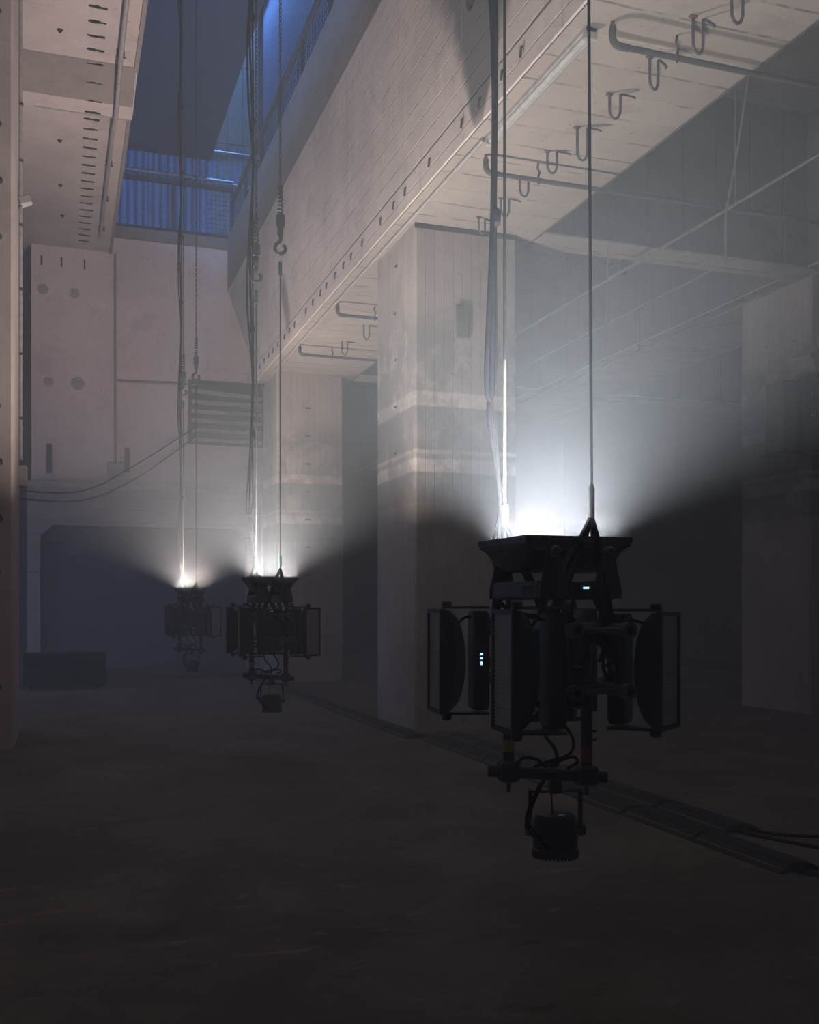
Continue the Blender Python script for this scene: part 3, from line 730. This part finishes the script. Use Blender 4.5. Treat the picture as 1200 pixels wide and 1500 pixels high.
MB().tube([(0, 0, .0), (-.016, 0, -.05), (-.02, 0, -.09), (.02, 0, -.09), (.016, 0, -.05)], .007, 6, closed=True).build('thimble', 'braid', h, True)
# cable bundles dropping beside the back ropes
def cable_bundle(i, top, label, mat, wob):
    x, y = line_at(i, *B); b = tag(empty('cable_bundle', (x, y, 1.985)), label, 'cable', 'cable bundles feeding the rigs')
    for k, dx in enumerate((-.045, -.025, -.008)):
        pts = [(-.03+dx*1.0, .02+.012*k, top-1.985)]
        z = top-1.985-.7; j = 0
        while z > .5:
            pts.append((dx*(1.0+wob*math.sin(j*1.9+k*.6))-.02, .02+.012*k, z)); z -= .75; j += 1
        pts += [(-.055-.012*k if wob else -.03, .02, .55), (-.02, .01, .12), (-.01-.03*k, -.02, -.12), (-.06, -.1, -.36)]
        MB().tube(crom(pts, 5), .012 if k < 2 else .009, 7).build('cable', mat, b, True)
    z = top-3.2
    while z > .9:
        MB().lathe([(.004, z-.05), (.026, z-.03), (.029, z), (.026, z+.03), (.004, z+.05)], 8, Matrix.Translation((-.035, .03, 0))).build('tie_wrap', 'rubber', b)
        z -= 1.15
    return b
cable_bundle(0, 13.9, 'thick black cable bundle dropping to the closest rig', 'rubber', .5)
cable_bundle(1, 13.9, 'thin black cable bundle dropping to the second rig', 'rubber', .8)
cable_bundle(2, 13.9, 'hazy cable bundle dropping to the last rig', 'rubber', .6)

# ================================================================== CEILING FITTINGS
EYEv = Vector((0, 0, EYE)); FW = Vector((math.sin(YAW), math.cos(YAW), 0)); RT_ = Vector((math.cos(YAW), -math.sin(YAW), 0))
def at_z(px, py, z):
    d = FW+RT_*((px-600)/1481)+Vector((0, 0, 1))*((886-py)/1481); t = (z-EYE)/d.z
    return EYEv+d*t
def at_y(px, py, yy):
    d = FW+RT_*((px-600)/1481)+Vector((0, 0, 1))*((886-py)/1481); t = yy/d.y
    return EYEv+d*t
SOF = BZ-.03
loops = [(1080, -22, .30, 'loop at the top frame edge'), (1023, 25, .30, 'large loop furthest along the soffit edge'), (958, 85, .28, 'loop hanging under the sprinkler pipe'),
         (901, 137, .24, 'loop between the hanging wire and the shaded bay'), (853, 186, .34, 'long loop behind the single wire rope'), (809, 221, .24, 'loop beside a rusty spot'),
         (768, 262, .20, 'short loop below the second sprinkler pipe'), (740, 290, .22, 'loop close to the cable bundle'), (706, 319, .20, 'small loop right above the column')]
for i, (px, py, ln_, wh) in enumerate(loops):
    p = at_z(px, py, SOF); a = math.radians(random.uniform(-20, 20))
    t = tag(empty('lifting_loop', tuple(p)), 'dark iron U-shaped ' + wh, 'loop', 'iron lifting loops under the big beam')
    R = Matrix.Rotation(a, 4, 'Z')
    pts = [(-.052, 0, .02), (-.052, 0, -ln_*.5), (-.05, 0, -ln_+.06), (-.03, 0, -ln_+.015), (0, 0, -ln_), (.03, 0, -ln_+.015), (.05, 0, -ln_+.06), (.052, 0, -ln_*.5), (.052, 0, -.01), (.075, .0, .0), (.19, .03, .002), (.22, .06, .004)]
    MB().tube([R @ Vector(q) for q in pts], .0135, 7).build('rod', 'iron', t, True)
    MB().bbox(-.085, -.02, -.02, .02, -.02, .002, .004, R).build('rust_plate', 'rust', t)
for (px, py) in ((537, 476), (505, 500)):
    p = at_z(px, py, SOF)
    t = tag(empty('lifting_loop', tuple(p)), 'small hazy iron loop between the two columns, ' + ('beside the nearer pipe' if px == 537 else 'between the two far pipes'), 'loop', 'iron lifting loops under the big beam')
    MB().tube([(-.05, 0, .01), (-.05, 0, -.2), (0, 0, -.26), (.05, 0, -.2), (.05, 0, -.01), (.2, .03, 0)], .013, 6).build('rod', 'iron', t, True)
for (px, py) in ((835, 400), (892, 385), (915, 398)):
    p = at_y(px, py, 14.5)
    t = tag(empty('lifting_loop', (p.x, p.y, p.z)), 'faint iron loop in the haze behind the cross beam, ' + {835: 'nearest the column', 892: 'in the middle', 915: 'furthest from the column'}[px], 'loop', 'iron loops in the hazy bay')
    MB().tube([(-.05, 0, .25), (-.05, 0, 0), (0, 0, -.06), (.05, 0, 0), (.05, 0, .25), (-.05, 0, .25)], .014, 6).build('rod', 'iron', t, True)
    MB().cyl((0, 0, .24), (0, 0, 8.6-p.z), .01, 6).build('hanger_rod', 'iron', t)

# sprinkler pipes crossing the soffit
def sprinkler(y, x0, x1, label, far=False):
    z = SOF-.19
    t = tag(empty('sprinkler_pipe', (x0, y, SOF)), label, 'pipe', 'sprinkler pipes under the big beam')
    d = -SOF
    MB().tube(crom([(0, 0, -.06), (0, 0, -.13), (.02, 0, -.175), (.07, 0, -.19), (.15, 0, -.19)], 5), .031, 10).build('elbow', 'pipe', t, True)
    MB().cyl((.10, 0, -.19), (x1-x0, 0, -.19), .026, 10).build('pipe', 'pipe', t, True)
    hd = MB().lathe([(.014, -.055), (.026, -.06), (.024, -.03), (.012, -.02), (.018, 0)], 10).build('sprinkler_head', 'rust', t, True)
    k = .62
    while k < x1-x0:
        if x0+k < BX1-.05:
            c = MB().tube([(k, 0, -.155), (k+.036*.7, .036, -.17), (k, .0, -.228), (k-.02, -.036, -.19)], .009, 6, closed=True)
            c.build('pipe_clip', 'iron', t)
            MB().tube([(k, 0, -.155), (k+.015, 0, -.10), (k-.01, 0, -.06), (k, 0, .005)], .012, 6).build('hanger', 'iron', t)
        k += 1.35
    return t
sprinkler(7.34, 4.30, 10.1, 'nearest dark sprinkler pipe running off into the shaded bay')
sprinkler(9.95, 4.29, 10.1, 'second dark sprinkler pipe passing behind the cable bundle')
sprinkler(15.6, 4.16, 5.88, 'third sprinkler pipe just past the mottled column')
sprinkler(18.3, 4.16, 5.88, 'fourth sprinkler pipe next to the far column')

# tube light and conduit along the beam edge
t = tag(empty('tube_light', (4.17, 7.46, SOF)), 'unlit white tube light fixed along the beam edge', 'light')
MB().bbox(-.055, .055, 0, 2.1, -.045, 0, .006).build('housing', 'white', t)
MB().prism([(-.05, -.045), (-.045, -.075), (-.02, -.095), (.02, -.095), (.045, -.075), (.05, -.045)], 'y', .04, 2.06).build('diffuser', 'diffuser', t)
for y0 in (0, 2.05): MB().bbox(-.058, .058, y0, y0+.05, -.10, .0, .005).build('end_cap', 'white', t)
t = tag(MB().tube([(4.10, 9.58, SOF-.03), (4.10, 12.0, SOF-.03), (4.12, 20.4, SOF-.03)], .022, 8).build('conduit', 'conduit', smooth=True), 'thin grey conduit running along the beam edge past the column', 'conduit')

# steel pipes in the side hall
def long_pipe(x, z, y0, y1, r, label, mat='steel', hang=()):
    t = tag(empty('steel_pipe', (x, y0, z)), label, 'pipe', 'steel pipes in the side hall')
    MB().cyl((0, 0, 0), (0, y1-y0, 0), r, 10).build('pipe', mat, t, True)
    for hy in hang:
        MB().cyl((0, hy-y0, 0), (0, hy-y0, 8.62-z), .010, 6).build('hanger_rod', 'steel', t)
        MB().tube([(-r*1.3, hy-y0, 0), (0, hy-y0, r*1.3), (r*1.3, hy-y0, 0), (0, hy-y0, -r*1.3)], .008, 6, closed=True).build('pipe_clip', 'steel', t)
    return t
long_pipe(7.05, 6.03, 3.0, 19.5, .021, 'bright steel pipe slanting across the dark bay', 'steel', (9.4, 16.0))
long_pipe(9.30, 5.93, 3.0, 24.0, .014, 'thin steel pipe low in the haze near the mounted speaker', 'steel', (15.0,))
long_pipe(6.95, 5.38, 9.3, 17.5, .011, 'thin conduit beneath the bright steel pipe', 'steel', (12.0,))
# swaying drop pipe from the sprinkler line
t = tag(MB().tube([tuple(at_y(1097, 108, 7.34)), tuple(at_y(1080, 225, 7.36)), tuple(at_y(1063, 312, 7.38)), tuple(at_y(1063, 380, 7.38))], .010, 7).build('drop_pipe', 'steel', smooth=True), 'thin kinked drop pipe hanging in the dark bay', 'pipe')

# left conduit under the slab
t = tag(empty('conduit_run', (.87, 13.2, SZ)), 'round grey conduit clipped under the pale slab', 'conduit')
MB().tube([(0, 0, -.10), (0, 2.9, -.12), (0, 4.3, -.33), (0, 4.7, -.33), (0, 5.6, -.12), (-.02, 11.2, -.10)], .036, 10).build('pipe', 'conduit', t, True)
for k in (.8, 3.1, 5.2, 7.2, 9.0, 10.8): 
    MB().box(-.06, .06, k-.02, k+.02, -.09 if k != 3.1 else -.10, 0).build('clip', 'iron', t)
    MB().cyl((-.075, k, -.10), (.075, k, -.10), .012, 6).build('clip_bolt', 'iron', t)

# conduit, box and floodlight on the left column
t = tag(empty('wall_conduit', (-.48, 13.45, 0)), 'thin pale conduit running down the left column to a box', 'conduit')
MB().cyl((0, 0, 3.4), (0, 0, 9.9), .022, 8).build('pipe', 'white', t, True)
for z in (3.9, 4.7, 5.5, 6.3, 7.1, 7.8): MB().box(-.03, .03, -.025, .025, z, z+.03).build('clip', 'iron', t)
t = tag(MB().bbox(-.52, -.40, 13.3, 13.55, 3.06, 3.32, .01).build('switch_box', 'white'), 'white switch box at the foot of the column conduit', 'box')
t = tag(empty('floodlight', (-.48, 13.2, 6.5)), 'small pale floodlight on an arm high on the left column', 'light')
MB().bbox(.0, .14, -.05, .07, -.04, .06, .01, Matrix.Rotation(-.35, 4, 'Y')).build('head', 'white', t)
MB().cyl((-.02, .0, -.06), (.05, 0, 0), .014, 8).build('arm', 'iron', t)

# back wall fittings
t = tag(empty('wall_conduit', (1.24, BACK-.05, 0)), 'vertical conduit on the back wall with a side branch', 'conduit')
MB().cyl((0, 0, 4.95), (0, 0, 10.15), .028, 8).build('pipe', 'conduit', t, True)
MB().cyl((0, 0, 7.06), (2.0, 0, 7.10), .028, 8).build('branch', 'conduit', t, True)
t = tag(MB().bbox(1.06, 1.42, BACK-.2, BACK, 4.74, 5.04, .012).build('junction_box', 'white'), 'pale junction box at the foot of the wall conduit', 'box')
lv = tag(empty('louvre_vent', (3.95, BACK, 5.62)), 'ribbed louvre vent high on the back wall', 'vent')
MB().box(-.95, .95, -.02, 0, 0, 1.62).build('back_plate', 'iron', lv)
for sx in (-1, 1): MB().box(sx*.92-.04, sx*.92+.04, -.10, 0, 0, 1.6).build('side_frame', 'iron', lv)
for i in range(6):
    z = .06+i*.235
    T = Matrix.Translation((0, -.06, z)) @ Matrix.Rotation(.05 if i == 5 else 0.0, 4, 'Y')
    mb = MB().box(-.9, .9, -.03, .03, 0, .10, T)
    k = -.88
    while k < .88: mb.box(k, k+.03, -.045, -.03, .005, .095, T); k += .06
    mb.build('slat', 'louvre', lv)
# cables slung across the back wall
for k, (sag, lab) in enumerate(((0, 'lower cable slung across the back wall to the vent'), (.22, 'upper cable slung across the back wall to the vent'))):
    a = at_y(30, 731-k*12, LY-.06); b_ = at_y(286, 640-k*14, BACK-.1); m1 = at_y(120, 733-k*14, LY-.06); m2 = at_y(200, 700-k*20, LY-.06)
    tag(MB().tube(crom([a, m1, m2, b_], 8), .02, 6).build('slung_cable', 'rubber', smooth=True), lab, 'cable')
# dark flight case on the floor by the doorway
t = tag(empty('flight_case', (.06, 20.6, 0)), 'low black flight case on the floor before the shutter', 'case')
MB().bbox(-.74, .74, -.35, .35, .06, .48, .015).build('case_body', 'ramp', t)
MB().bbox(-.74, .74, -.35, .35, .49, .68, .015).build('lid', 'ramp', t)
for sx in (-.6, .6):
    for sy in (-.25, .25): MB().cyl((sx, sy-.02, .04), (sx, sy+.02, .04), .04, 10).build('caster', 'black', t)

# speaker and covered equipment on the right column
t = tag(empty('wall_speaker', (9.75, 11.6, 3.72)), 'grey speaker cabinet mounted on the column at the frame edge', 'speaker')
MB().bbox(-.33, -.12, -.10, .30, 0, 1.0, .012).build('cabinet', 'amp', t)
MB().bbox(-.13, .02, -.02, .34, .03, 1.03, .012).build('rear_chamber', 'plastic', t)
MB().bbox(-.35, .06, -.12, .34, -.03, .0, .004).build('foot_plate', 'black', t)
e = tag(empty('equipment_rack', (10.05, 11.6, 3.78)), 'dark equipment rack with cables beside the mounted speaker', 'rack')
MB().bbox(-.27, .0, -.08, .34, 0, .98, .01).build('rack_frame', 'amp', e)
MB().bbox(.0, .6, -.04, .38, 0, 1.1, .01).build('rack_body', 'black', e)
pl = MB().box(-.19, -.09, -.085, -.08, .42, .56).build('arrow_plate', 'amp', e)
MB().box(-.147, -.133, -.088, -.085, .45, .53).box(-.165, -.115, -.088, -.085, .455, .468).box(-.10, -.093, -.088, -.085, .43, .55).build('arrow_mark', 'white', pl)
MB().box(-.155, -.135, -.088, -.08, .74, .78).build('indicator', 'yellow', e)
for z0, c_ in ((.72, 'amp'), (.30, 'white')): MB().box(.02, .07, -.05, -.04, z0, z0+.13).build('rack_label', c_, e)
for k in range(3): MB().tube(crom([(-.05+k*.06, -.06, .95), (.02+k*.05, -.10, .86), (.10, -.08, .8-k*.1), (.14, -.07, .5-k*.12), (.10, -.06, .18)]), .012, 6).build('cable', 'rubber', e, True)
cv = MB(); n = 9; pts = []; fs = []
for i in range(n):
    x = -.12+.8*i/(n-1)
    for zt, d in ((-.02, -.10), (.14+.02*math.sin(i*2.1), -.10), (.26+min(.2, i*.06), -.02), (.28+min(.2, i*.06), .36), (-.02, .40)):
        pts.append((x+(.03 if zt < 0 else 0), d-.015*(i % 2), zt))
for i in range(n-1):
    for j in range(4): fs.append((i*5+j, (i+1)*5+j, (i+1)*5+j+1, i*5+j+1))
fs += [(0, 1, 2, 3, 4), tuple((n-1)*5+j for j in (4, 3, 2, 1, 0))]
t = tag(empty('dust_cover', (10.05, 11.6, 4.86)), 'faded pale cover draped over the equipment rack', 'cover')
cv.add(pts, fs).build('cloth', 'canvas', t)
MB().tube(crom([(-.02, -.08, .36), (-.03, -.08, .55), (.0, -.08, .62), (.05, -.08, .60)]), .018, 6).build('strap', 'canvas', t, True)

# ================================================================== FLOOR: cable ramps and loose cables
def ramp_mesh(L):
    return MB().prism([(0, 0), (.31, 0), (.31, .008), (.235, .05), (.075, .05), (0, .008)], 'y', .01, L-.01)
RM = ramp_mesh(.9).mesh('ramp_body'); RM.materials.append(M['ramp'])
LM = MB().box(.085, .225, .02, .88, .05, .056).mesh('lid'); LM.materials.append(M['ramp'])
YM = MB().box(.026, .032, .03, .87, .024, .028).mesh('yellow_line'); YM.materials.append(M['yellow'])
ORD = ['first', 'second', 'third', 'fourth', 'fifth', 'sixth', 'seventh', 'eighth', 'ninth', 'tenth', 'eleventh']
def ramp(x, y, which, rz=0):
    t = tag(empty('cable_ramp', (x, y, 0)), which, 'cable ramp', 'cable ramps laid end to end along the columns')
    t.rotation_euler.z = rz
    for nme, me in (('ramp_body', RM), ('lid', LM), ('yellow_line', YM)):
        o = bpy.data.objects.new(nme, me); COL.objects.link(o); o.parent = t
for i in range(7): ramp(4.02+random.uniform(-.01, .01), 4.95+i*.905, ORD[i]+' black cable ramp from the near end of the longer row before the column')
for i in range(6): ramp(4.365+random.uniform(-.01, .01), 5.95+i*.905, ORD[i]+' black cable ramp from the loose cables in the shorter row')
for i in range(11): ramp(3.86+random.uniform(-.01, .01), 11.4+i*.905, ORD[i]+' black cable ramp of the row running from the mottled column to the back')
for k, (pts, lab) in enumerate((
        ([(4.45, 5.95, .02), (4.6, 5.6, .012), (4.75, 5.3, .012), (5.1, 5.1, .012), (5.5, 5.2, .012)], 'loose cable curling from the shorter ramp row'),
        ([(4.55, 5.95, .02), (4.72, 5.75, .012), (5.05, 5.62, .012), (5.5, 5.75, .012)], 'loose cable running straight out from the shorter ramp row'),
        ([(4.12, 4.95, .02), (4.25, 4.75, .012), (4.5, 4.62, .012), (4.9, 4.6, .012)], 'loose cable leaving the end of the longer ramp row'),
        ([(4.2, 4.95, .03), (4.4, 4.82, .012), (4.65, 4.85, .012), (4.95, 4.95, .012)], 'loose cable bending behind the longer ramp row'))):
    tag(MB().tube(crom(pts, 8), .012, 7).build('floor_cable', 'rubber', smooth=True), lab, 'cable')
